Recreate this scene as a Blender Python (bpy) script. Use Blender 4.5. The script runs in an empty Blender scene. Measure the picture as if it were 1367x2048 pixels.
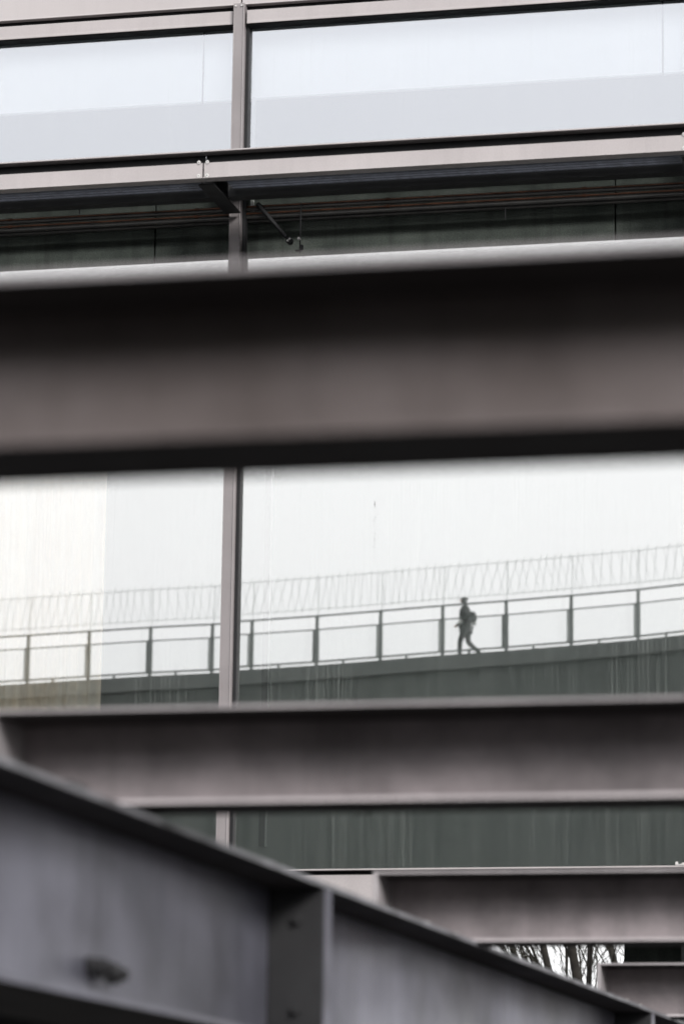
import bpy, bmesh, math, random
from mathutils import Vector, Matrix
random.seed(7)
SC = bpy.context.scene
COL = SC.collection
R = math.radians

# ------------------------------------------------------------------ camera
EYE = 1.6                                     # camera height above the ground
TILT, YAW, ROLL = R(11.572), R(13.645), R(0.838)
F = Vector((-math.sin(YAW)*math.cos(TILT), math.cos(YAW)*math.cos(TILT), math.sin(TILT)))
R0 = Vector((math.cos(YAW), math.sin(YAW), 0))
U0 = R0.cross(F)
RX = R0*math.cos(ROLL) + U0*math.sin(ROLL)
UX = -R0*math.sin(ROLL) + U0*math.cos(ROLL)
cam_d = bpy.data.cameras.new('camera')
cam = bpy.data.objects.new('camera', cam_d)
COL.objects.link(cam)
cam.matrix_world = Matrix(((RX.x, UX.x, -F.x, 0), (RX.y, UX.y, -F.y, 0), (RX.z, UX.z, -F.z, EYE), (0, 0, 0, 1)))
cam_d.sensor_fit = 'HORIZONTAL'
cam_d.sensor_width = 24.0
cam_d.lens = 7000*24.0/1367
cam_d.clip_start = 0.1
cam_d.clip_end = 2000
cam_d.dof.use_dof = True
cam_d.dof.focus_distance = 34.0
cam_d.dof.aperture_fstop = (cam_d.lens/1000)/0.048
SC.camera = cam

# ------------------------------------------------------------------ sky, sun, exposure
SUN_EL, SUN_AZ = R(26), R(136)                # sun veiled by cloud, high behind the camera
w = bpy.data.worlds.new('World'); SC.world = w; w.use_nodes = True
nt = w.node_tree; nt.nodes.clear()
sky = nt.nodes.new('ShaderNodeTexSky'); sky.sky_type = 'NISHITA'; sky.sun_disc = False
sky.sun_elevation = SUN_EL; sky.sun_rotation = SUN_AZ; sky.air_density = 1.0; sky.dust_density = 3.0
hs = nt.nodes.new('ShaderNodeHueSaturation'); hs.inputs['Saturation'].default_value = 0.12
cloud = nt.nodes.new('ShaderNodeTexNoise'); cloud.inputs['Scale'].default_value = 1.6; cloud.inputs['Detail'].default_value = 5
tc = nt.nodes.new('ShaderNodeTexCoord')
cr = nt.nodes.new('ShaderNodeValToRGB')
cr.color_ramp.elements[0].position = .25; cr.color_ramp.elements[0].color = (6.0, 6.02, 6.1, 1)
cr.color_ramp.elements[1].position = .75; cr.color_ramp.elements[1].color = (6.8, 6.8, 6.85, 1)
mx = nt.nodes.new('ShaderNodeMix'); mx.data_type = 'RGBA'; mx.inputs[0].default_value = 0.85
bg = nt.nodes.new('ShaderNodeBackground'); bg.inputs['Strength'].default_value = 0.102
wo = nt.nodes.new('ShaderNodeOutputWorld')
L = nt.links.new
L(sky.outputs[0], hs.inputs['Color']); L(tc.outputs['Generated'], cloud.inputs['Vector'])
L(cloud.outputs[0], cr.inputs[0]); L(hs.outputs[0], mx.inputs[6]); L(cr.outputs[0], mx.inputs[7])
# an overcast sky brightens from the horizon to the zenith
sx_ = nt.nodes.new('ShaderNodeSeparateXYZ'); L(tc.outputs['Generated'], sx_.inputs[0])
mr = nt.nodes.new('ShaderNodeMapRange'); mr.inputs['From Min'].default_value = 0; mr.inputs['From Max'].default_value = 1
mr.inputs['To Min'].default_value = .80; mr.inputs['To Max'].default_value = 2.3; L(sx_.outputs[2], mr.inputs['Value'])
vs = nt.nodes.new('ShaderNodeVectorMath'); vs.operation = 'SCALE'; L(mx.outputs[2], vs.inputs[0]); L(mr.outputs[0], vs.inputs['Scale'])
L(vs.outputs[0], bg.inputs['Color']); L(bg.outputs[0], wo.inputs[0])
sd = bpy.data.lights.new('sun', 'SUN'); sd.energy = 2.0; sd.angle = R(16); sd.color = (1, .97, .94)
so = bpy.data.objects.new('sun', sd); COL.objects.link(so)
sdir = Vector((math.sin(SUN_AZ)*math.cos(SUN_EL), math.cos(SUN_AZ)*math.cos(SUN_EL), math.sin(SUN_EL)))
so.rotation_euler = sdir.to_track_quat('Z', 'Y').to_euler(); so.location = (0, -20, 40)
SC.view_settings.view_transform = 'Standard'; SC.view_settings.look = 'None'
SC.view_settings.exposure = 1.52; SC.view_settings.gamma = 1.0; SC.view_settings.use_curve_mapping = False
SC.render.engine = 'CYCLES'
SC.cycles.use_denoising = True
SC.cycles.max_bounces = 8; SC.cycles.transparent_max_bounces = 12
SC.cycles.sample_clamp_indirect = 6

def at(px, py, Y):
    """world point that stands on the plane y = Y and shows at the photo's pixel (px, py)"""
    v = F*7000 + RX*(px-683.5) - UX*(py-1024)
    v = v*(Y/v.y)
    return Vector((v.x, v.y, v.z+EYE))

# ------------------------------------------------------------------ materials
def mat(name):
    m = bpy.data.materials.new(name); m.use_nodes = True
    t = m.node_tree; t.nodes.clear()
    return m, t
def node(t, k, **kw):
    n = t.nodes.new(k)
    for a, b in kw.items(): setattr(n, a, b)
    return n
def noise(t, scale, detail=4, rough=.6, sc=(1, 1, 1), coord='Object'):
    c = node(t, 'ShaderNodeTexCoord'); mp = node(t, 'ShaderNodeMapping'); mp.inputs['Scale'].default_value = sc
    n = node(t, 'ShaderNodeTexNoise'); n.inputs['Scale'].default_value = scale
    n.inputs['Detail'].default_value = detail; n.inputs['Roughness'].default_value = rough
    t.links.new(c.outputs[coord], mp.inputs[0]); t.links.new(mp.outputs[0], n.inputs['Vector'])
    return n.outputs[0]
def ramp(t, src, p0, c0, p1, c1):
    r = node(t, 'ShaderNodeValToRGB'); e = r.color_ramp.elements
    e[0].position = p0; e[0].color = (*c0, 1); e[1].position = p1; e[1].color = (*c1, 1)
    t.links.new(src, r.inputs[0]); return r.outputs[0]
def mixc(t, fac, a, b, mode='MIX'):
    m = node(t, 'ShaderNodeMix', data_type='RGBA', blend_type=mode)
    if isinstance(fac, (int, float)): m.inputs[0].default_value = fac
    else: t.links.new(fac, m.inputs[0])
    t.links.new(a, m.inputs[6]) if not isinstance(a, tuple) else setattr(m.inputs[6], 'default_value', (*a, 1))
    t.links.new(b, m.inputs[7]) if not isinstance(b, tuple) else setattr(m.inputs[7], 'default_value', (*b, 1))
    return m.outputs[2]
def surf(name, c0, c1, scale=2.0, rough=.5, metal=0., spec=.4, grain=.06, streak=0., bump=.0, streak_col=None):
    """painted or mineral surface: broad blotches between c0 and c1, fine grain, run marks"""
    m, t = mat(name)
    p = node(t, 'ShaderNodeBsdfPrincipled'); o = node(t, 'ShaderNodeOutputMaterial')
    col = ramp(t, noise(t, scale, 5), .3, c0, .7, c1)
    g = ramp(t, noise(t, 90, 2, .7), .3, (1-grain*2,)*3, .7, (1+grain,)*3)
    col = mixc(t, 1.0, col, g, 'MULTIPLY')
    if streak:
        s = ramp(t, noise(t, 9, 4, .6, (1, 1, .05)), .5, (0, 0, 0), .72, (1, 1, 1))
        s2 = node(t, 'ShaderNodeMath', operation='MULTIPLY'); t.links.new(s, s2.inputs[0]); s2.inputs[1].default_value = streak
        col = mixc(t, s2.outputs[0], col, streak_col or tuple(x*.5 for x in c0))
    t.links.new(col, p.inputs['Base Color'])
    rr = ramp(t, noise(t, scale*1.7, 4), .3, (rough-.07,)*3, .7, (rough+.08,)*3)
    t.links.new(rr, p.inputs['Roughness'])
    p.inputs['Metallic'].default_value = metal; p.inputs['Specular IOR Level'].default_value = spec
    if bump:
        b = node(t, 'ShaderNodeBump'); b.inputs['Strength'].default_value = bump; b.inputs['Distance'].default_value = .01
        t.links.new(noise(t, 60, 4), b.inputs['Height']); t.links.new(b.outputs[0], p.inputs['Normal'])
    t.links.new(p.outputs[0], o.inputs[0])
    return m
M = {}
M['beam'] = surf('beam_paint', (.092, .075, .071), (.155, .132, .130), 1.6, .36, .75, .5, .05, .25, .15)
M['beam_lit'] = surf('beam_paint_lit', (.115, .101, .104), (.265, .232, .239), 2.6, .40, .35, .5, .05, .25, .15)  # same paint, lightened to stand in for stronger light on farther beams
M['flange'] = surf('dull_shaded_flange_paint', (.030, .027, .027), (.045, .041, .041), 1.6, .72, 0, .15, .05, .2, .1)  # colour darkened to paint in the shade under the flanges
M['lip'] = surf('lit_bottom_lip_paint', (.22, .20, .205), (.30, .275, .28), 3, .45, 0, .4, .05)  # lighter colour stands in for sun on the bottom edges
M['rim'] = surf('worn_beam_edge', (.13, .12, .124), (.20, .186, .19), 3, .5, 0, .4, .05)
M['girder_rim'] = surf('scuffed_girder_edge', (.025, .025, .027), (.13, .13, .14), 3.5, .5, 0, .4, .1)
M['girder'] = surf('girder_paint_skylit', (.040, .040, .049), (.175, .175, .215), .9, .36, .6, .5, .05, .35, .12)  # blue tint and broad dark patches stand in for skylight and shading
M['facade'] = surf('facade_metal', (.21, .193, .193), (.24, .221, .221), 1.3, .45, 0, .4, .04, .12, .05)
M['mullion'] = surf('mullion_metal', (.115, .104, .105), (.150, .137, .139), 1.3, .42, 0, .4, .03, .1)
M['cladding'] = surf('cladding_panel', (.22, .203, .203), (.25, .232, .232), .8, .5, 0, .4, .02, .06)
M['gasket'] = surf('black_gasket', (.008, .008, .009), (.012, .012, .013), 3, .6, 0, .2, .02)
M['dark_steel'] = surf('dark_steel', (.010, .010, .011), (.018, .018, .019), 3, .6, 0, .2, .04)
M['grating'] = surf('galvanised_grating', (.012, .014, .020), (.030, .034, .046), 14, .5, .1, .4, .12)
M['concrete'] = surf('green_stained_concrete', (.034, .042, .037), (.082, .094, .083), 2.2, .8, 0, .2, .18, .5, .3)
M['viaduct'] = surf('viaduct_concrete', (.048, .054, .051), (.068, .074, .070), .35, .85, 0, .15, .05, .3, 0, (.10, .11, .10))
M['coping'] = surf('coping_concrete', (.080, .087, .083), (.105, .112, .107), .5, .85, 0, .15, .05, .2)
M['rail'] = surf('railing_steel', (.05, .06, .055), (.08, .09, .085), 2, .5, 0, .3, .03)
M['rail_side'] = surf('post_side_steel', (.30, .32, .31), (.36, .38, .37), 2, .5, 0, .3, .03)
M['net'] = surf('net_steel', (.55, .57, .56), (.68, .70, .69), 2, .5, 0, .3, .03)
M['copper'] = surf('copper_pipe', (.035, .017, .011), (.13, .055, .032), 6, .35, .6, .5, .1)
M['pipe'] = surf('grey_pipe', (.02, .02, .02), (.04, .038, .036), 6, .4, .2, .5, .1)
M['screw'] = surf('bright_screw', (.30, .29, .285), (.42, .41, .40), 6, .35, .3, .5, .02)
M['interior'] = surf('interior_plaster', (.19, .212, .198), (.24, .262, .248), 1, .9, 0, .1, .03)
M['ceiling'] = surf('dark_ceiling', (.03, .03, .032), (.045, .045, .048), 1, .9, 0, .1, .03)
M['blind'] = surf('white_blind', (.72, .74, .73), (.80, .81, .80), .6, .9, 0, .1, .02)
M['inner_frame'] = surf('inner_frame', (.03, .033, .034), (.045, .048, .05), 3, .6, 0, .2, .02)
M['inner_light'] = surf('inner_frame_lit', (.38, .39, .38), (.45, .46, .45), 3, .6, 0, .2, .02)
M['curtain'] = surf('cream_curtain', (.93, .79, .62), (.97, .89, .77), 3, .9, 0, .1, .05, .55, 0, (.55, .44, .32))  # darker vertical streaks paint in the shade of the folds
M['ground'] = surf('dark_asphalt', (.018, .018, .019), (.030, .029, .028), .6, .9, 0, .15, .25, 0, .3)
M['bark'] = surf('bark', (.010, .009, .008), (.022, .02, .017), 8, .9, 0, .1, .2)
M['twig'] = surf('twig_bark', (.010, .009, .007), (.02, .019, .014), 8, .9, 0, .1, .2)
M['coat'] = surf('dark_coat', (.006, .007, .007), (.012, .013, .013), 9, .8, 0, .2, .1)
M['trousers'] = surf('dark_trousers', (.012, .014, .014), (.022, .024, .024), 9, .8, 0, .2, .1)
M['skin'] = surf('skin', (.40, .27, .21), (.46, .32, .25), 9, .6, 0, .3, .03)
M['hair'] = surf('dark_hair', (.012, .012, .012), (.022, .02, .02), 30, .6, 0, .3, .1)
M['pack'] = surf('dark_backpack', (.010, .012, .013), (.018, .02, .02), 9, .7, 0, .2, .1)
M['pack_light'] = surf('pale_backpack_pocket', (.42, .43, .40), (.52, .53, .5), 9, .7, 0, .2, .1)
M['droppings'] = surf('dirt_specks', (.08, .08, .08), (.2, .2, .19), 40, .8, 0, .2, .2)

def glass_mat(name, refl, tint, streaks, streak_amount, gc=(.985, .985, .98)):
    """solar control glass: sharp partial mirror over tinted clear glass, with faint run marks of dirt"""
    m, t = mat(name)
    o = node(t, 'ShaderNodeOutputMaterial')
    gl = node(t, 'ShaderNodeBsdfGlossy'); gl.inputs['Roughness'].default_value = 0.0
    gl.inputs['Color'].default_value = (*gc, 1)
    tr = node(t, 'ShaderNodeBsdfTransparent'); tr.inputs['Color'].default_value = (*tint, 1)
    fr = node(t, 'ShaderNodeFresnel'); fr.inputs['IOR'].default_value = 1.45
    mm = node(t, 'ShaderNodeMapRange'); mm.inputs['From Min'].default_value = .03; mm.inputs['From Max'].default_value = 1
    mm.inputs['To Min'].default_value = refl; mm.inputs['To Max'].default_value = 1
    t.links.new(fr.outputs[0], mm.inputs['Value'])
    x = node(t, 'ShaderNodeMixShader'); t.links.new(mm.outputs[0], x.inputs[0])
    t.links.new(tr.outputs[0], x.inputs[1]); t.links.new(gl.outputs[0], x.inputs[2])
    out = x.outputs[0]
    if streaks:
        c = node(t, 'ShaderNodeTexCoord')
        # wandering vertical runs: x coordinate jittered by height
        sp = node(t, 'ShaderNodeSeparateXYZ'); t.links.new(c.outputs['Object'], sp.inputs[0])
        wn = node(t, 'ShaderNodeTexNoise'); wn.inputs['Scale'].default_value = 7; wn.inputs['Detail'].default_value = 2
        t.links.new(c.outputs['Object'], wn.inputs['Vector'])
        wj = node(t, 'ShaderNodeMath', operation='MULTIPLY_ADD'); wj.inputs[1].default_value = .022
        t.links.new(wn.outputs[0], wj.inputs[0]); t.links.new(sp.outputs[0], wj.inputs[2])
        def runs(fx, fz, lo, hi, amp):
            cx = node(t, 'ShaderNodeMath', operation='MULTIPLY'); cx.inputs[1].default_value = fx; t.links.new(wj.outputs[0], cx.inputs[0])
            cz = node(t, 'ShaderNodeMath', operation='MULTIPLY'); cz.inputs[1].default_value = fz; t.links.new(sp.outputs[2], cz.inputs[0])
            cb = node(t, 'ShaderNodeCombineXYZ'); t.links.new(cx.outputs[0], cb.inputs[0]); t.links.new(cz.outputs[0], cb.inputs[2])
            n = node(t, 'ShaderNodeTexNoise'); n.inputs['Scale'].default_value = 1; n.inputs['Detail'].default_value = 3; n.inputs['Roughness'].default_value = .6
            t.links.new(cb.outputs[0], n.inputs['Vector'])
            r = node(t, 'ShaderNodeMapRange'); r.inputs['From Min'].default_value = lo; r.inputs['From Max'].default_value = hi
            r.inputs['To Max'].default_value = amp
            t.links.new(n.outputs[0], r.inputs['Value']); return r.outputs[0]
        a = runs(56, .5, .53, .64, streak_amount)
        b = runs(11, .3, .45, .85, streak_amount*.25)
        g = noise(t, 120, 2, .8)
        gr = node(t, 'ShaderNodeMapRange'); gr.inputs['From Min'].default_value = .45; gr.inputs['From Max'].default_value = .75; gr.inputs['To Max'].default_value = streak_amount*.5
        t.links.new(g, gr.inputs['Value'])
        pa = node(t, 'ShaderNodeMapRange'); pa.inputs['From Min'].default_value = .35; pa.inputs['From Max'].default_value = .65; pa.inputs['To Min'].default_value = .15
        t.links.new(noise(t, 1.6, 3, .6, (1, 1, .6)), pa.inputs['Value'])
        am = node(t, 'ShaderNodeMath', operation='MULTIPLY'); t.links.new(a, am.inputs[0]); t.links.new(pa.outputs[0], am.inputs[1]); a = am.outputs[0]
        s1 = node(t, 'ShaderNodeMath', operation='ADD'); t.links.new(a, s1.inputs[0]); t.links.new(b, s1.inputs[1])
        s2 = node(t, 'ShaderNodeMath', operation='ADD'); t.links.new(s1.outputs[0], s2.inputs[0]); t.links.new(gr.outputs[0], s2.inputs[1])
        d = node(t, 'ShaderNodeBsdfDiffuse'); d.inputs['Color'].default_value = (.62, .68, .63, 1)
        d.inputs['Color'].default_value = (.80, .85, .80, 1)
        y = node(t, 'ShaderNodeMixShader'); t.links.new(s2.outputs[0], y.inputs[0]); t.links.new(out, y.inputs[1]); t.links.new(d.outputs[0], y.inputs[2])
        out = y.outputs[0]
    t.links.new(out, o.inputs[0])
    return m
M['glass'] = glass_mat('solar_glass', .43, (.96, .97, .96), True, .038)
M['glass_up'] = glass_mat('solar_glass_clean', .338, (.80, .82, .84), True, .02, (.91, .935, .99))
M['glass_in'] = glass_mat('inner_pane_glass', .07, (.97, .98, .98), False, 0)
m, t = mat('clear_glass_edge'); o = node(t, 'ShaderNodeOutputMaterial')
tr = node(t, 'ShaderNodeBsdfTransparent'); tr.inputs['Color'].default_value = (.985, .99, .99, 1)
t.links.new(tr.outputs[0], o.inputs[0]); M['glass_back'] = m
m, t = mat('frosted_infill'); o = node(t, 'ShaderNodeOutputMaterial')
tr = node(t, 'ShaderNodeBsdfTransparent'); tr.inputs['Color'].default_value = (.972, .975, .975, 1)
df = node(t, 'ShaderNodeBsdfTranslucent'); df.inputs['Color'].default_value = (.8, .82, .84, 1)
x = node(t, 'ShaderNodeMixShader'); x.inputs[0].default_value = .008
t.links.new(tr.outputs[0], x.inputs[1]); t.links.new(df.outputs[0], x.inputs[2]); t.links.new(x.outputs[0], o.inputs[0])
M['infill'] = m

# ------------------------------------------------------------------ mesh helpers
class MB:
    def __init__(s): s.v = []; s.f = []
    def box(s, x0, x1, y0, y1, z0, z1):
        n = len(s.v)
        s.v += [(x, y, z) for z in (z0, z1) for y in (y0, y1) for x in (x0, x1)]
        s.f += [tuple(n+i for i in q) for q in ((0, 2, 3, 1), (4, 5, 7, 6), (0, 1, 5, 4), (2, 6, 7, 3), (0, 4, 6, 2), (1, 3, 7, 5))]
        return s
    def tube(s, pts, rad, n=8, cap=True):
        pts = [Vector(p) for p in pts]
        rad = rad if isinstance(rad, (list, tuple)) else [rad]*len(pts)
        base = len(s.v)
        for i, p in enumerate(pts):
            d = (pts[min(i+1, len(pts)-1)] - pts[max(i-1, 0)]).normalized()
            a = d.cross(Vector((0, 0, 1)) if abs(d.z) < .9 else Vector((0, 1, 0))).normalized(); b = d.cross(a)
            for k in range(n):
                q = p + (a*math.cos(2*math.pi*k/n) + b*math.sin(2*math.pi*k/n))*rad[i]
                s.v.append(tuple(q))
        for i in range(len(pts)-1):
            for k in range(n):
                s.f.append((base+i*n+k, base+i*n+(k+1) % n, base+(i+1)*n+(k+1) % n, base+(i+1)*n+k))
        if cap:
            s.f.append(tuple(base+k for k in reversed(range(n)))); s.f.append(tuple(base+(len(pts)-1)*n+k for k in range(n)))
        return s
    def prism(s, pts, depth_vec):
        """a closed outline (list of points) pushed along depth_vec"""
        n = len(pts); b = len(s.v); dv = Vector(depth_vec)
        s.v += [tuple(Vector(p)) for p in pts] + [tuple(Vector(p)+dv) for p in pts]
        s.f.append(tuple(b+i for i in range(n))); s.f.append(tuple(b+n+i for i in reversed(range(n))))
        for i in range(n):
            s.f.append((b+i, b+n+i, b+n+(i+1) % n, b+(i+1) % n))
        return s
    def build(s, name, m, parent=None, bevel=0, smooth=False):
        me = bpy.data.meshes.new(name); me.from_pydata(s.v, [], s.f); me.update()
        bm = bmesh.new(); bm.from_mesh(me); bmesh.ops.recalc_face_normals(bm, faces=bm.faces); bm.to_mesh(me); bm.free()
        o = bpy.data.objects.new(name, me); COL.objects.link(o)
        me.materials.append(M[m] if isinstance(m, str) else m)
        if smooth:
            for p in me.polygons: p.use_smooth = True
        if parent is not None:
            o.parent = parent
            o.location = -parent_world(parent)
        if bevel:
            b = o.modifiers.new('bevel', 'BEVEL'); b.width = bevel; b.segments = 2; b.limit_method = 'ANGLE'
        return o
def parent_world(p):
    v = Vector(p.location)
    while p.parent is not None:
        p = p.parent; v = v + Vector(p.location)
    return v
def box(name, m, parent, *a, bevel=0): return MB().box(*a).build(name, m, parent, bevel)
def thing(name, loc, label, cat, group=None):
    o = bpy.data.objects.new(name, None); COL.objects.link(o); o.location = loc; o.empty_display_size = .3
    o['label'] = label; o['category'] = cat
    if group: o['group'] = group
    return o
def clone(o, parent, loc):
    c = o.copy(); COL.objects.link(c); c.parent = parent; c.location = loc
    return c

# ------------------------------------------------------------------ ground
g = MB().box(-600, 600, -600, 600, -.5, 0).build('ground', 'ground'); g['kind'] = 'structure'

# ------------------------------------------------------------------ the glass building
D = 27.0                                       # the glass plane
P = 3.906                                      # bay width
MX = -7.472                                    # the mullion in view
BAYS = range(-3, 4)
Z_PANE_TOP, Z_RAIL_TOP = 9.875+EYE, 10.0+EYE
Z_SILL = 8.50+EYE
Z_STRIP_B = 7.858+EYE
Z_BOT = 2.775+EYE
X0, X1 = MX-3*P, MX+4*P
bld = thing('glass_building', (MX, D+3, 0), 'long glazed building raised on columns, with mirror-like glass bands and pinkish grey metal fascias', 'building')
# backing structure: floors, ceilings, back wall
box('roof_slab', 'ceiling', bld, X0, X1, D+.35, D+5, 11.9, 12.3)
box('floor_slab', 'ceiling', bld, X0, X1, D+.75, D+5, 9.55, 9.95)
box('floor_slab', 'interior', bld, X0, X1, D+.22, D+5, 4.36, 4.42)
box('back_wall', 'interior', bld, X0, X1, D+5, D+5.2, 4.36, 12.3)
box('added_partition', 'interior', bld, X0, X1, D+1.5, D+1.6, 4.421, 9.54)  # pale wall added close behind the glass to lift the dark reflections
for xx in (X0, X1-.2): box('end_wall', 'interior', bld, xx, xx+.2, D+.22, D+5, 4.6, 11.9)
# metal cladding over the upper windows, one panel per bay
cp = MB().box(.006, P-.006, 0, .05, 0, 2.2).box(.006, P-.006, -.012, 0, 0, .012).build('cladding_panel', 'cladding', bld, .004)
bw = parent_world(bld)
zc = Z_RAIL_TOP + .055
cp.location = Vector((MX-3*P, D-.06, zc)) - bw
for k in (-2, -1, 0, 1, 2, 3): clone(cp, bld, Vector((MX+k*P, D-.06, zc))-bw)
box('cladding_backing', 'gasket', bld, X0, X1, D, D+.3, Z_RAIL_TOP-.02, Z_RAIL_TOP+2.3)
# mullions: cover strip with a proud lip, dark glazing seat behind it
def mullion():
    m0 = MB().box(-.042, .042, -.13, -.02, Z_BOT, Z_RAIL_TOP+.05)
    m0.box(-.046, -.037, -.137, -.09, Z_BOT, Z_RAIL_TOP+.05).box(.037, .046, -.137, -.09, Z_BOT, Z_RAIL_TOP+.05)
    return m0
proto = mullion().build('mullion', 'mullion', bld, .003)
proto.location = Vector((MX-3*P, D, 0)) - bw
seat = MB().box(-.035, .035, -.02, .05, Z_BOT, Z_RAIL_TOP).box(.046, .072, -.05, .02, Z_BOT, Z_RAIL_TOP).build('glazing_seat', 'gasket', proto)
seat.location = (0, 0, 0); proto_loc = proto.location.copy()
scr = []
for dx in (-.026, .026):
    s = MB().tube([(dx, -.13, Z_RAIL_TOP+.025), (dx, -.142, Z_RAIL_TOP+.025)], .008, 10).build('screw', 'screw', proto); s.location = (0, 0, 0); scr.append(s)
for k in (-2, -1, 0, 1, 2, 3, 4):
    c = clone(proto, bld, Vector((MX+k*P, D, 0))-bw)
    clone(seat, c, (0, 0, 0))
    for s in scr: clone(s, c, (0, 0, 0))
# per bay: top rail, panes, spandrel
rail = MB().box(.06, P-.06, -.10, 0, Z_PANE_TOP+.012, Z_RAIL_TOP-.006).box(.06, P-.06, -.104, -.096, Z_PANE_TOP, Z_PANE_TOP+.02).build('head_rail', 'facade', bld, .003)
black = MB().box(.06, P-.06, -.085, .02, Z_PANE_TOP-.008, Z_PANE_TOP+.010).build('head_gasket', 'gasket', rail); black.location = (0, 0, 0)
pane_u = MB().box(.04, P-.04, 0, .012, Z_SILL+.10, Z_PANE_TOP+.03).build('upper_pane', 'glass_up', bld)
pane_l = MB().box(.04, P-.04, 0, .012, Z_BOT-.02, Z_STRIP_B).build('lower_pane', 'glass', bld)
pane_i = MB().box(.04, P-.04, .03, .036, Z_BOT-.02, Z_STRIP_B-.04).build('inner_pane', 'glass_in', bld)
for pn in (pane_u, pane_l, pane_i):           # only the outer face carries the mirror coating
    pn.data.materials.append(M['glass_back'])
    for pl in pn.data.polygons:
        pl.material_index = 0 if pl.normal.y < -.9 else 1
TURN = {-1: R(-.265), 0: 0.0, 1: R(.1), -2: R(.08), -3: 0, 2: 0, 3: R(.1)}   # each pane sits a hair out of true
first = True
for k in BAYS:
    loc = Vector((MX+k*P, D, 0)) - bw
    for pr in (rail, pane_u):
        c = pr if first else clone(pr, bld, loc)
        if pr is rail and not first: clone(black, c, (0, 0, 0))
        c.location = loc
    for pr, turn, dz in ((pane_l, TURN[k], 0), (pane_i, TURN[k]+R(.10), R(.04))):
        c = pr if first else clone(pr, bld, loc)
        h = P/2
        c.rotation_euler = (0, 0, turn)
        c.location = loc + Vector((h-h*math.cos(turn), -h*math.sin(turn), 0))
    first = False
# concrete spandrel panels behind the walkway, with open joints offset from the mullions
for k in range(-3, 5):
    xa = -8.255 + k*P + .007; xb = xa + P - .014
    box('spandrel_panel', 'concrete', bld, xa, xb, D+.20, D+.46, Z_STRIP_B-.10, Z_SILL+.10, bevel=.004)
box('spandrel_backing', 'gasket', bld, X0, X1, D+.48, D+.60, Z_STRIP_B-.1, Z_SILL+.1)
box('pane_head', 'gasket', bld, X0, X1, D+.045, D+.095, Z_STRIP_B-.08, Z_STRIP_B-.008)
# roller blinds behind the upper glass: bottom hem and seams show through
zh = at(405, 205, D+.16).z
xb_list = [MX-2*P, at(405, 205, D+.16).x, at(1325, 150, D+.16).x, MX+2.2*P, X1-.3]
for i in range(4):
    xa, xb = xb_list[i]+.008, xb_list[i+1]-.008
    b = MB().box(xa, xb, D+.155, D+.160, zh, Z_PANE_TOP+.05).build('blind_cloth', 'blind', bld)
    MB().tube([(xa, D+.157, zh), (xb, D+.157, zh)], .012, 8).build('hem_bar', 'inner_light', b)
box('inner_post', 'inner_light', bld, at(506, 200, D+.13).x, at(511, 200, D+.13).x, D+.12, D+.15, Z_SILL-.2, at(508, 195, D+.13).z)
# window board behind the blinds, pale and daylit
box('window_sill', 'gasket', bld, X0, X1, D-.04, D+.10, Z_SILL+.06, Z_SILL+.095)
box('window_board', 'blind', bld, X0+.3, X1-.3, D+.42, D+1.5, Z_SILL+.16, Z_SILL+.2)
# inner frame posts behind the lower panes
for k in (-1, 0, 1):
    xp = at(535, 1200, D+.2).x + k*P
    fr = box('inner_frame', 'inner_frame', bld, xp-.030, xp+.022, D+.17, D+.24, 4.6, 9.4)
    box('inner_bead', 'inner_light', fr, xp+.022, xp+.036, D+.165, D+.20, 4.6, 9.4)
# curtain: real folds
cu = MB(); xc0, xc1 = X0+.4, at(212, 1000, D+.3).x
n = 620; zt, zb = 9.35, 4.62
for i in range(n+1):
    x_ = xc0 + (xc1-xc0)*i/n
    y_ = D+.30 + .034*math.sin(x_*58 + 2.1*math.sin(x_*6.3)) + .014*math.sin(x_*131+1)
    cu.v += [(x_, y_, zb), (x_, y_+.01, zt), (x_, y_+.006, zb), (x_, y_+.016, zt)]
for i in range(n):
    a = i*4; cu.f += [(a, a+4, a+5, a+1), (a+2, a+3, a+7, a+6)]
ct = cu.build('curtain', 'curtain', None, smooth=True)
ct['label'] = 'cream pleated curtain behind the lower glass left of the mullion'; ct['category'] = 'curtain'

# channel profile facing the camera: flanges forward, web behind
def channel(name, xa, xb, y_front, z0, z1, w_, tf, tw, m, parent, rim=None, bevel=.002):
    mb = MB()
    pr_ = [(xa, y_front, z0), (xa, y_front+w_, z0), (xa, y_front+w_, z1), (xa, y_front, z1), (xa, y_front, z1-tf),
           (xa, y_front+w_-tw, z1-tf), (xa, y_front+w_-tw, z0+tf), (xa, y_front, z0+tf)]
    mb.prism(pr_, (xb-xa, 0, 0))
    return mb.build(name, m, parent, bevel)

# walkway under the upper windows
YF = 25.90
OV = .03; GAP = .095                                   # how far the capping overhangs the band
wz1 = at(683, 284, YF-OV).z; wz0 = at(683, 340.5, YF).z
for k in range(-2, 3):
    xa, xb = MX+k*P, MX+(k+1)*P
    f = MB().box(xa+.007, xb-.007, YF, YF+.012, wz0+.008, wz1-GAP).build('walkway_fascia', 'facade', bld)
    MB().box(xa+.004, xb-.004, YF+.07, YF+.09, wz0+.1, wz1-.013).build('shadow_gap', 'gasket', f)
    MB().box(xa+.0012, xb-.0012, YF-OV, YF+.10, wz1-.012, wz1).build('capping', 'facade', f, .002)
    MB().box(xa+.004, xb-.004, YF-.012, YF+.10, wz0, wz0+.007).build('bottom_lip', 'facade', f)
    for sx in (xa+.035, xb-.035):
        for sz in (wz0+.022, wz0+.135):
            s = MB().tube([(sx, YF, sz), (sx, YF-.008, sz)], .014, 12).build('screw', 'screw', f)
            MB().tube([(sx, YF-.0075, sz), (sx, YF-.010, sz)], .0045, 8).build('screw_socket', 'gasket', s)
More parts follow.
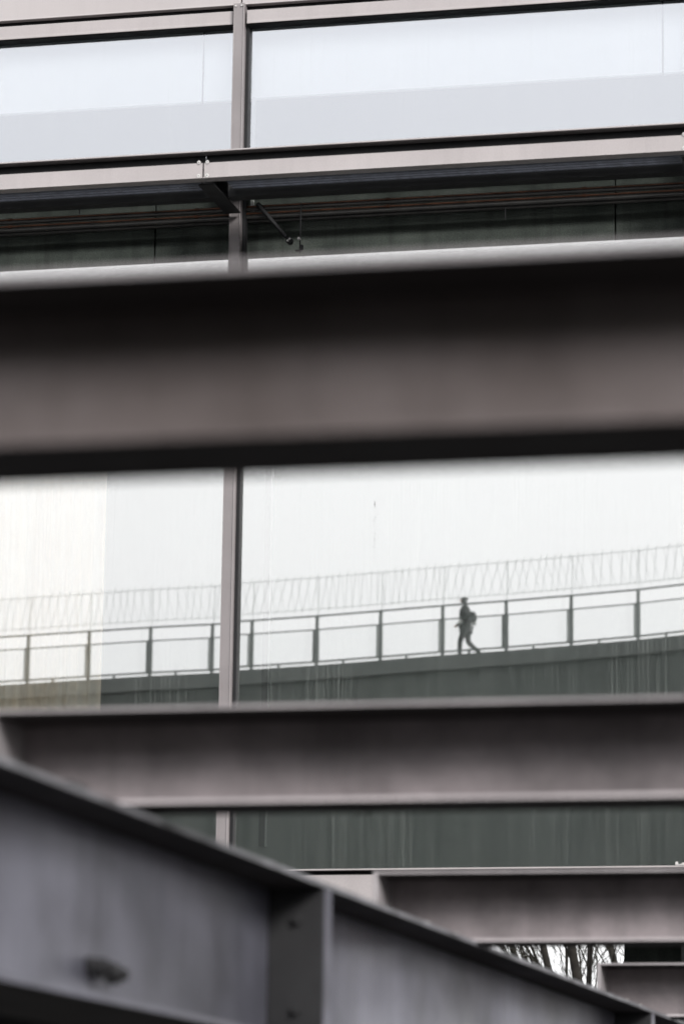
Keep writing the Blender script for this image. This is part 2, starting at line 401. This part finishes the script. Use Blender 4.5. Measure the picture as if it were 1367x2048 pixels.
# front plate closes the channel: upper shadow gap above a flat band
for k in range(-2, 3):
    xa, xb = MX+k*P, MX+(k+1)*P
    gr = MB()
    for j in range(6):
        y = YF+.15+j*.062
        gr.box(xa+.12, xb-.12, y, y+.010, wz0+.045, wz0+.085)
    go = gr.build('grating_bar', 'grating', bld); go['kind'] = 'stuff'
    cb = MB()
    xx = xa+.15
    while xx < xb-.15:
        cb.box(xx, xx+.006, YF+.145, YF+.48, wz0+.088, wz0+.096); xx += .10
    co = cb.build('grating_cross_bar', 'grating', bld); co['kind'] = 'stuff'
    box('walkway_edge_beam', 'dark_steel', bld, xa+.07, xb-.07, YF+.50, YF+.62, wz0-.01, wz0+.12)
# brackets from the mullions to the walkway fascia
for k in range(-2, 4):
    xm = MX+k*P
    b = MB()
    b.prism([(xm-.045, YF+.112, wz0-.01), (xm-.045, D-.17, wz0-.01), (xm-.045, D-.17, wz1), (xm-.045, YF+.112, wz1)], (.012, 0, 0))
    b.box(xm-.07, xm+.06, YF+.112, D-.17, wz0-.022, wz0-.010)
    b.box(xm-.07, xm+.06, YF+.112, D-.17, wz1-.1, wz1-.088)
    b.build('walkway_bracket', 'dark_steel', bld)
box('recess_light_block', 'dark_steel', bld, X0, X1, YF+.64, D-.02, wz1+.02, wz1+.06)  # plate added to keep sun out of the recess below
# pipes in the recess above the lower glass
def zat(px, py, y): return at(px, py, y).z
for i, (py, yy, rr, mm_) in enumerate(((402, D-.02, .008, 'copper'), (408, D-.02, .016, 'pipe'), (416, D-.03, .009, 'copper'), (424, D-.01, .02, 'pipe'), (431, D+.02, .022, 'pipe'))):
    z_ = zat(700, py, yy)
    MB().tube([(X0, yy, z_), (X1, yy, z_)], rr, 10).build('pipe', mm_, bld, smooth=True)
    if i in (0, 2):
        for k in range(-3, 4):
            x_ = at(775, 410, yy).x + k*1.63
            MB().tube([(x_-.018, yy, z_), (x_+.018, yy, z_)], rr+.005, 10).build('pipe_collar', 'copper', bld)
# glass fixing arm and threaded rod right of the mullion
pA, pB = at(515, 408, D-.05), at(572, 474, D-.12)
MB().tube([pA, pB], [.024, .014], 6).build('fixing_arm', 'dark_steel', bld)
pB2 = at(577, 480, D-.14)
MB().tube([pB2, pB2+Vector((0, .06, 0))], .028, 12).build('fixing_hub', 'dark_steel', bld, .004)
for dx, dz in ((.012, .008), (-.004, -.006)):
    q = pB2+Vector((dx, 0, dz)); MB().tube([q, q+Vector((0, -.02, 0))], .008, 8).build('fixing_bolt', 'screw', bld)
r1, r2 = at(602, 405, D-.06), at(599, 506, D-.06)
MB().tube([r1, r2], .006, 6).build('hanger_rod', 'dark_steel', bld)
q = at(599, 478, D-.06); MB().tube([q+Vector((0, -.03, 0)), q], .013, 10).build('rod_nut', 'screw', bld)
q = at(598, 501, D-.06); box('rod_clip', 'dark_steel', bld, q.x-.03, q.x+.02, q.y-.02, q.y+.01, q.z-.004, q.z+.004)
q = at(603, 495, D-.06); box('rod_clip', 'dark_steel', bld, q.x-.008, q.x+.012, q.y-.02, q.y+.01, q.z-.02, q.z+.02)
# hanger rods of the pipes in the other bays
for px in (160, 1010):
    r1, r2 = at(px, 385, D), at(px, 440, D); r2.x = r1.x
    MB().tube([r1, r2], .005, 6).build('hanger_rod', 'dark_steel', bld)

# bottom fascia of the glazing
zf1 = Z_BOT
for k in range(-3, 4):
    xa, xb = MX+k*P, MX+(k+1)*P
    f = MB().box(xa+.005, xb-.005, D-.17, D-.158, zf1-.52, zf1-.045).build('bottom_fascia', 'facade', bld)
    MB().box(xa+.004, xb-.004, D-.12, D-.10, zf1-.3, zf1-.013).build('shadow_gap', 'gasket', f)
    MB().box(xa+.003, xb-.003, D-.20, D+.10, zf1-.012, zf1).build('capping', 'facade', f, .002)
q = at(1355, 1729, D-.2)
hk = MB().box(q.x-.02, q.x+.09, q.y, q.y+.02, Z_BOT+.004, Z_BOT+.012).box(q.x-.02, q.x+.0, q.y, q.y+.02, Z_BOT+.012, Z_BOT+.03).box(q.x+.03, q.x+.05, q.y, q.y+.02, Z_BOT+.012, Z_BOT+.022)
hk.build('sill_clip', 'screw', bld)
# undercroft: high soffit, dark set-back wall, columns
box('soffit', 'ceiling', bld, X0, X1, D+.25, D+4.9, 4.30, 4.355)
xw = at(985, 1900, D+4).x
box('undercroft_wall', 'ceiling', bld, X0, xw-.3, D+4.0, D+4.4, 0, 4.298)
ca, cb_ = at(1247, 1910, D+1.2).x, at(1362, 1910, D+1.2).x
for k in range(-2, 3):
    x_ = (ca+cb_)/2 + k*P*2
    box('column', 'concrete', bld, x_-(cb_-ca)/2, x_+(cb_-ca)/2, D+1.2, D+1.7, 0, 4.298, bevel=.01)
# specks of dirt on the right lower pane
sp = MB(); rnd = random.Random(4)
for i in range(16):
    py = 1003+rnd.random()**1.6*105; px = 748+rnd.gauss(0, 1.2)
    q = at(px, py, D-.004); s_ = rnd.uniform(.002, .0045)*(1.3 if py < 1022 else .6)
    sp.box(q.x-s_*.6, q.x+s_*.6, D-.006, D-.002, q.z-s_, q.z+s_*1.6)
o = sp.build('dirt_specks', 'droppings', bld); o['kind'] = 'stuff'

# ------------------------------------------------------------------ overhead steel channels
def beam(Y, z1, h, xa, xb, label, bm_='beam_lit', inset=0.0):
    Yb = Y
    t_ = thing('steel_beam', (xa, Y, EYE+z1-h), label, 'beam', 'parallel steel channel beams crossing the view')
    z1 += EYE; z0 = z1-h; w_, tf, tw = .30, .013, .014
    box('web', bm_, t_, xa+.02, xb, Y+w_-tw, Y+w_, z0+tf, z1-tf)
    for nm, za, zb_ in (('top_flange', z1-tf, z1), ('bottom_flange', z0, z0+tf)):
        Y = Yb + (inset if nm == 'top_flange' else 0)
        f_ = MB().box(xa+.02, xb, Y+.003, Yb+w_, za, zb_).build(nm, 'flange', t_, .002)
        MB().box(xa+.02, xb, Y, Y+.003, za+.001, zb_-.001).build('worn_lit_edge', 'rim' if nm == 'top_flange' else 'lip' if bm_ == 'beam_lit' else 'beam', f_)
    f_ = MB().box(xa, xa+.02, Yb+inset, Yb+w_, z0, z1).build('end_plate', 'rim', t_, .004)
    return t_
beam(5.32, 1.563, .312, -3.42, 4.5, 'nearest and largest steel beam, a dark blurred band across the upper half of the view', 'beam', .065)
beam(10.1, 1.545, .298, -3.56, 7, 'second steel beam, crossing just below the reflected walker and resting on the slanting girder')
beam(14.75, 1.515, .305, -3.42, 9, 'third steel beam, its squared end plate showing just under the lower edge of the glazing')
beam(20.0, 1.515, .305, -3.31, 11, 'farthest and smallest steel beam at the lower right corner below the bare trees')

# ------------------------------------------------------------------ girder
gz = 1.212
def atz(px, py, z):
    v = F*7000 + RX*(px-683.5) - UX*(py-1024); v = v*(z/v.z); return Vector((v.x, v.y, z+EYE))
ga, gb = atz(0, 1512, gz), atz(1367, 2044, gz)
gd = (gb-ga); gd.z = 0; gd.normalize()
ang = math.atan2(gd.y, gd.x)                   # local x runs along the girder, local y to the left (away from the camera)
gir = thing('steel_girder', (ga.x, ga.y, 0), 'deep bluish grey steel girder slanting down across the lower left corner with a bolted stiffener', 'girder')
gir.rotation_euler = (0, 0, ang)
zt_ = gz+EYE; hg = .585
def gpart(mb, name, m, bevel=0, parent=None):
    o = mb.build(name, m, None, bevel)
    o.parent = parent or gir; return o
Wn, Wf = .21, .26
gpart(MB().box(-9, 16, Wn, Wn+.018, zt_-hg+.02, zt_-.02), 'web', 'girder')
tfl = gpart(MB().box(-9, 16, .003, Wn+.018+Wf, zt_-.02, zt_), 'top_flange', 'flange', .002)
gpart(MB().box(-9, 16, 0, .003, zt_-.019, zt_-.001), 'worn_lit_edge', 'girder_rim', 0, tfl)
bfl = gpart(MB().box(-9, 16, .003, Wn+.018+Wf+.05, zt_-hg, zt_-hg+.02), 'bottom_flange', 'flange', .002)
gpart(MB().box(-9, 16, 0, .003, zt_-hg+.001, zt_-hg+.019), 'worn_lit_edge', 'girder', 0, bfl)
sx = (atz(657, 1768, gz)-ga).dot(gd)
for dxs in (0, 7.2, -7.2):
    st = gpart(MB().box(sx-.05+dxs, sx+.05+dxs, .004, Wn, zt_-hg+.02, zt_-.02), 'stiffener', 'dark_steel', .003)  # near-black plate colour stands in for the shade on its face
    gpart(MB().box(sx-.047+dxs, sx+.047+dxs, .001, .004, zt_-hg+.022, zt_-.022), 'stiffener_edge', 'girder', 0, st)
    for z_ in (zt_-.135, zt_-hg+.13):
        gpart(MB().tube([(sx-.05+dxs, .10, z_), (sx-.054+dxs, .10, z_)], .024, 14).tube([(sx-.054+dxs, .10, z_), (sx-.072+dxs, .10, z_)], .015, 6), 'bolt', 'dark_steel', 0, st)
# cleat with two bolts low on the web, and bolt heads along the top flange
def web_s(px, py):
    """place along the girder of a pixel on its web"""
    v = F*7000 + RX*(px-683.5) - UX*(py-1024)
    nrm = Vector((-gd.y, gd.x, 0)); k = ((ga-Vector((0, 0, EYE))).dot(nrm)+Wn)/v.dot(nrm)
    q = v*k; return (Vector((q.x, q.y, 0))-Vector((ga.x, ga.y, 0))).dot(gd), q.z+EYE
s0, z0_ = web_s(190, 1938)
cl = gpart(MB().box(s0-.10, s0+.10, Wn-.022, Wn, z0_-.012, z0_+.028), 'cleat', 'dark_steel', .003)
for ds, dz in ((-.075, -.004), (.06, -.014)):
    gpart(MB().tube([(s0+ds, Wn-.02, z0_+dz), (s0+ds, Wn-.06, z0_+dz)], .034, 6).tube([(s0+ds, Wn-.06, z0_+dz), (s0+ds, Wn-.085, z0_+dz)], .018, 8), 'bolt', 'dark_steel', 0, cl)
for px, py in ((860, 1850), (925, 1872), (1262, 2004), (1290, 2014)):
    s1 = (atz(px, py, gz)-ga).dot(gd)
    gpart(MB().tube([(s1, .05, zt_), (s1, .05, zt_+.012)], .03, 6), 'bolt', 'screw', 0, tfl)
s1 = (atz(175, 1580, gz)-ga).dot(gd)
gpart(MB().box(s1-.07, s1+.07, .02, .10, zt_, zt_+.018), 'packing_plate', 'dark_steel', .002, tfl)

# ------------------------------------------------------------------ footbridge behind the camera, seen mirrored in the glass
YV = 97.0                                       # where the mirror image stands
YB = 2*D - YV                                   # the bridge itself
def vb(px, py):
    p = at(px, py, YV); return p.x, p.z
pts = [vb(-20, 1369), vb(242, 1353), vb(375, 1347), vb(503, 1340.5), vb(633, 1332), vb(761, 1322), vb(884, 1312), vb(1010, 1303), vb(1141, 1292.5), vb(1274, 1281), vb(1367, 1271)]
pts = [(-90, pts[0][1]-1.6), (-55, pts[0][1]-.6)] + pts + [(0, pts[-1][1]+1.3), (30, pts[-1][1]+3)]
def dz_at(x):
    for (xa, za), (xb, zb) in zip(pts, pts[1:]):
        if xa <= x <= xb: return za + (zb-za)*(x-xa)/(xb-xa)
    return pts[0][1] if x < pts[0][0] else pts[-1][1]
br = thing('footbridge', (-24, YB, 0), 'concrete footbridge wall with glass railing, mirrored in the lower panes', 'bridge')
w1 = MB(); w2 = MB()
outline = [(x, YB, 0) for x in (pts[-1][0], pts[0][0])] + [(x, YB, z-.42) for x, z in pts]
w1.prism(outline, (0, -5, 0)); w1.build('bridge_wall', 'viaduct', br)
xs = [p[0] for p in pts]
outline = [(x, YB+.12, z-.42+.001) for x, z in pts] + [(x, YB+.12, z) for x, z in reversed(pts)]
w2.prism(outline, (0, -5.2, 0)); w2.build('deck_edge', 'coping', br)
post_x = [vb(p, 1250)[0] for p in (503, 633, 760, 884, 1011, 1141, 1275)]
stp = (post_x[-1]-post_x[0])/6
post_x = [post_x[0]-stp*i for i in range(14, 0, -1)] + post_x + [post_x[-1]+stp*i for i in range(1, 9)]
YR = YB-.05
Hb, Hm, Ht, Hn0, Hn1 = .125, 1.07, 1.47, 1.69, 2.62
for i, x in enumerate(post_x):
    z = dz_at(x)
    p = MB().box(x-.045, x+.045, YR-.04, YR+.04, z-.02, z+Ht).build('railing_post', 'rail', br)
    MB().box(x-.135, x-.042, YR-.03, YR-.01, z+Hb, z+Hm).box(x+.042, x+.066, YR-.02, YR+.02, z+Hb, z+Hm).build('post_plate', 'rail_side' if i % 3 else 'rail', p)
    MB().tube([(x+.01, YR-.06, z+Ht), (x+.02, YR-.10, z+Hn1+.02)], .014, 6).build('net_post', 'net', p)
    if i+1 < len(post_x):
        xn = post_x[i+1]; zn = dz_at(xn)
        for nm, h, r_ in (('hand_rail', Ht, .028), ('middle_rail', Hm, .020), ('bottom_rail', Hb, .030)):
            MB().tube([(x, YR, z+h), (xn, YR, zn+h)], r_, 6).build(nm, 'rail', br)
        MB().prism([(x+.08, YR, z+Hb+.04), (xn-.14, YR, zn+Hb+.04), (xn-.14, YR, zn+Hm-.03), (x+.08, YR, z+Hm-.03)], (0, -.012, 0)).build('infill_pane', 'infill', br)
        xm = x+(xn-x)*.42; zm = dz_at(xm)
        MB().box(xm-.03, xm+.03, YR-.03, YR+.03, zm-.02, zm+Hb).build('rail_stub', 'rail', br)
        for h in (Hn0, Hn1):
            MB().tube([(x, YR-.09, z+h), (xn, YR-.09, zn+h)], .011, 5).build('net_line', 'net', br)
nt_ = MB(); rnd = random.Random(3)
x = post_x[0]
i = 0
while x < post_x[-1]:                             # two nets of slanting rods, one behind the other
    z = dz_at(x); l1 = .16+.12*math.sin(x*.9)+rnd.uniform(-.04, .04); l2 = -.20+.14*math.sin(x*.53+1)+rnd.uniform(-.04, .04)
    nt_.tube([(x, YR-.09, z+Hn0-.03), (x+l1, YR-.11, z+Hn1+.13+rnd.uniform(-.03, .03))], .0085, 4, False)
    nt_.tube([(x+.11, YR-.55, z+Hn0-.03), (x+.11+l2, YR-.58, z+Hn1+.10+rnd.uniform(-.03, .03))], .006, 4, False)
    x += .25+rnd.uniform(-.07, .07)
o = nt_.build('net_rod', 'net', br); o['kind'] = 'stuff'

# ------------------------------------------------------------------ the walker on the footbridge
px_, pz_ = vb(918, 1311.5)
PW = Vector((px_, YR-.75, pz_-.02))
PSC = 1.13
pers = thing('person', PW, 'person in dark clothes with a backpack striding left along the footbridge, mirrored in the glass', 'person')
pers.scale = (PSC, PSC, PSC)
def skin(name, m, verts, edges, radii, parent=pers, lv=2):
    me = bpy.data.meshes.new(name); me.from_pydata([Vector(v) for v in verts], edges, []); me.update()
    o = bpy.data.objects.new(name, me); COL.objects.link(o); o.parent = parent
    me.materials.append(M[m])
    sk = o.modifiers.new('skin', 'SKIN'); sk.use_smooth_shade = True
    for i, r_ in enumerate(radii):
        a = r_ if isinstance(r_, tuple) else (r_*1.14, r_*1.1)
        me.skin_vertices[0].data[i].radius = a
    me.skin_vertices[0].data[0].use_root = True
    sb = o.modifiers.new('sub', 'SUBSURF'); sb.levels = lv; sb.render_levels = lv
    return o
V = [(.02, 0, .86), (.015, 0, 1.0), (-.005, 0, 1.15), (0, 0, 1.33), (-.01, 0, 1.42), (-.02, 0, 1.50),          # pelvis..neck 0-5
     (-.035, 0, 1.585), (-.035, 0, 1.67),                                                                         # head 6,7
     (.01, .09, .84), (-.12, .10, .47), (-.12, .10, .10), (-.10, .10, .05), (-.23, .10, .03),                     # near leg 8-12
     (.03, -.09, .84), (.07, -.09, .46), (.40, -.09, .17), (.47, -.09, .09), (.43, -.09, .01),                    # rear leg 13-17
     (.01, .18, 1.37), (.02, .22, 1.12), (-.13, .20, .92), (-.19, .19, .87),                                      # arm 18-21
     (.01, -.18, 1.37), (.08, -.22, 1.10), (-.02, -.22, .88), (-.05, -.21, .80)]                                  # arm 22-25
E_ = [(0, 1), (1, 2), (2, 3), (3, 4), (4, 5), (5, 6), (6, 7), (0, 8), (8, 9), (9, 10), (10, 11), (11, 12), (0, 13), (13, 14), (14, 15), (15, 16), (16, 17),
      (3, 18), (18, 19), (19, 20), (20, 21), (3, 22), (22, 23), (23, 24), (24, 25)]
RR = [.135, .145, .165, .155, .07, .055, .09, .085, .078, .054, .040, .04, .034, .078, .054, .040, .04, .034, .06, .048, .036, .03, .06, .048, .036, .03]
skin('body', 'coat', V, E_, RR)
skin('face', 'skin', [(-.075, 0, 1.52), (-.085, 0, 1.58), (-.145, 0, 1.565)], [(0, 1), (1, 2)], [.06, .07, .02])
skin('hair', 'hair', [(-.02, 0, 1.53), (-.03, 0, 1.60), (-.03, 0, 1.66)], [(0, 1), (1, 2)], [.08, .105, .085])
skin('trousers', 'trousers', [(.02, 0, .86), (.01, .09, .82), (-.115, .10, .48), (-.12, .10, .12), (.03, -.09, .82), (.07, -.09, .47), (.39, -.09, .19)],
     [(0, 1), (1, 2), (2, 3), (0, 4), (4, 5), (5, 6)], [.125, .085, .062, .048, .085, .062, .048])
skin('hand', 'skin', [(-.17, .19, .885), (-.215, .19, .86), (-.245, .19, .845)], [(0, 1), (1, 2)], [.032, .034, .02], lv=1)
skin('sleeve', 'pack_light', [(-.02, .21, 1.03), (-.10, .205, .955), (-.16, .20, .90)], [(0, 1), (1, 2)], [.056, .048, .042], lv=1)
bp = skin('backpack', 'pack', [(.15, 0, .96), (.17, 0, 1.12), (.13, 0, 1.28)], [(0, 1), (1, 2)], [(.13, .15), (.15, .16), (.12, .14)])
skin('pocket', 'pack_light', [(.205, 0, .90), (.225, 0, 1.02)], [(0, 1)], [(.06, .10), (.06, .10)], bp)

# ------------------------------------------------------------------ bare trees beyond the undercroft
def tree(name, base, h, lean, seed, label, grp, thick=.075, nb0=12):
    rnd = random.Random(seed)
    t_ = thing(name, base, label, 'tree', grp)
    tr_ = MB(); tw_ = MB()
    def grow(p, d, ln, r_, lev):
        segs = 6 if lev == 0 else 4 if lev < 3 else 3
        pp = [p]; rr_ = [r_]; wob = .03 if lev == 0 else .11
        for s_ in range(segs):
            d = (d + Vector((rnd.gauss(0, wob), rnd.gauss(0, wob), rnd.gauss(.03, wob*.6)))).normalized()
            p = p + d*(ln/segs); pp.append(p); rr_.append(r_*(1-.55*(s_+1)/segs))
        (tr_ if lev < 2 else tw_).tube(pp, rr_, 8 if lev == 0 else 5 if lev < 3 else 3, lev == 0)
        if lev >= 3: return
        nb = (nb0, 8, 7, 5)[lev]
        for b_ in range(nb):
            f_ = (.12 if lev == 0 else .15)+.85*(b_+rnd.random())/nb; f_ = min(f_, .999)
            i_ = min(int(f_*segs), segs-1); q_ = pp[i_].lerp(pp[i_+1], f_*segs-i_)
            a_ = rnd.uniform(0, 2*math.pi); side = Vector((math.cos(a_)-.28, math.sin(a_), 0))
            nd = (d*.95 + side*rnd.uniform(.35, .75) + Vector((0, 0, .2))).normalized()
            grow(q_, nd, ln*rnd.uniform(.34, .55), max(.005, rr_[i_]*rnd.uniform(.26, .46)), lev+1)
    grow(Vector((0, 0, 0)), Vector(lean).normalized(), h, thick, 0)
    a = tr_.build('trunk', 'bark', None, smooth=True); a.parent = t_
    b = tw_.build('twigs', 'twig', None); b.parent = t_; b['kind'] = 'stuff'
TG = 'bare winter trees beyond the building'
def gx(px, y): return at(px, 1930, y).x
tree('bare_tree', (gx(1118, 50)+.9, 50, 0), 10, (-.17, 0, 1), 11, 'bare tree with a leaning dark trunk, in the middle of the gap beneath the building', TG)
tree('bare_tree', (gx(1183, 47)+.4, 47, 0), 10, (-.08, 0, 1), 12, 'thickest bare trunk, just left of the corner of the farthest beam', TG, .085)
tree('bare_tree', (gx(1050, 58)+1.6, 58, 0), 10, (-.28, 0, 1), 13, 'thin bare tree at the left tip of the gap beneath the building', TG, .08)
tree('bare_tree', (gx(1225, 60)+1.2, 60, 0), 11, (-.2, 0, 1), 15, 'slender bare tree beside the dark column, above the corner of the farthest beam', TG, .09)
tree('bare_tree', (gx(1385, 52), 52, 0), 9, (.05, 0, 1), 14, 'bare tree at the right picture edge beyond the column', TG)
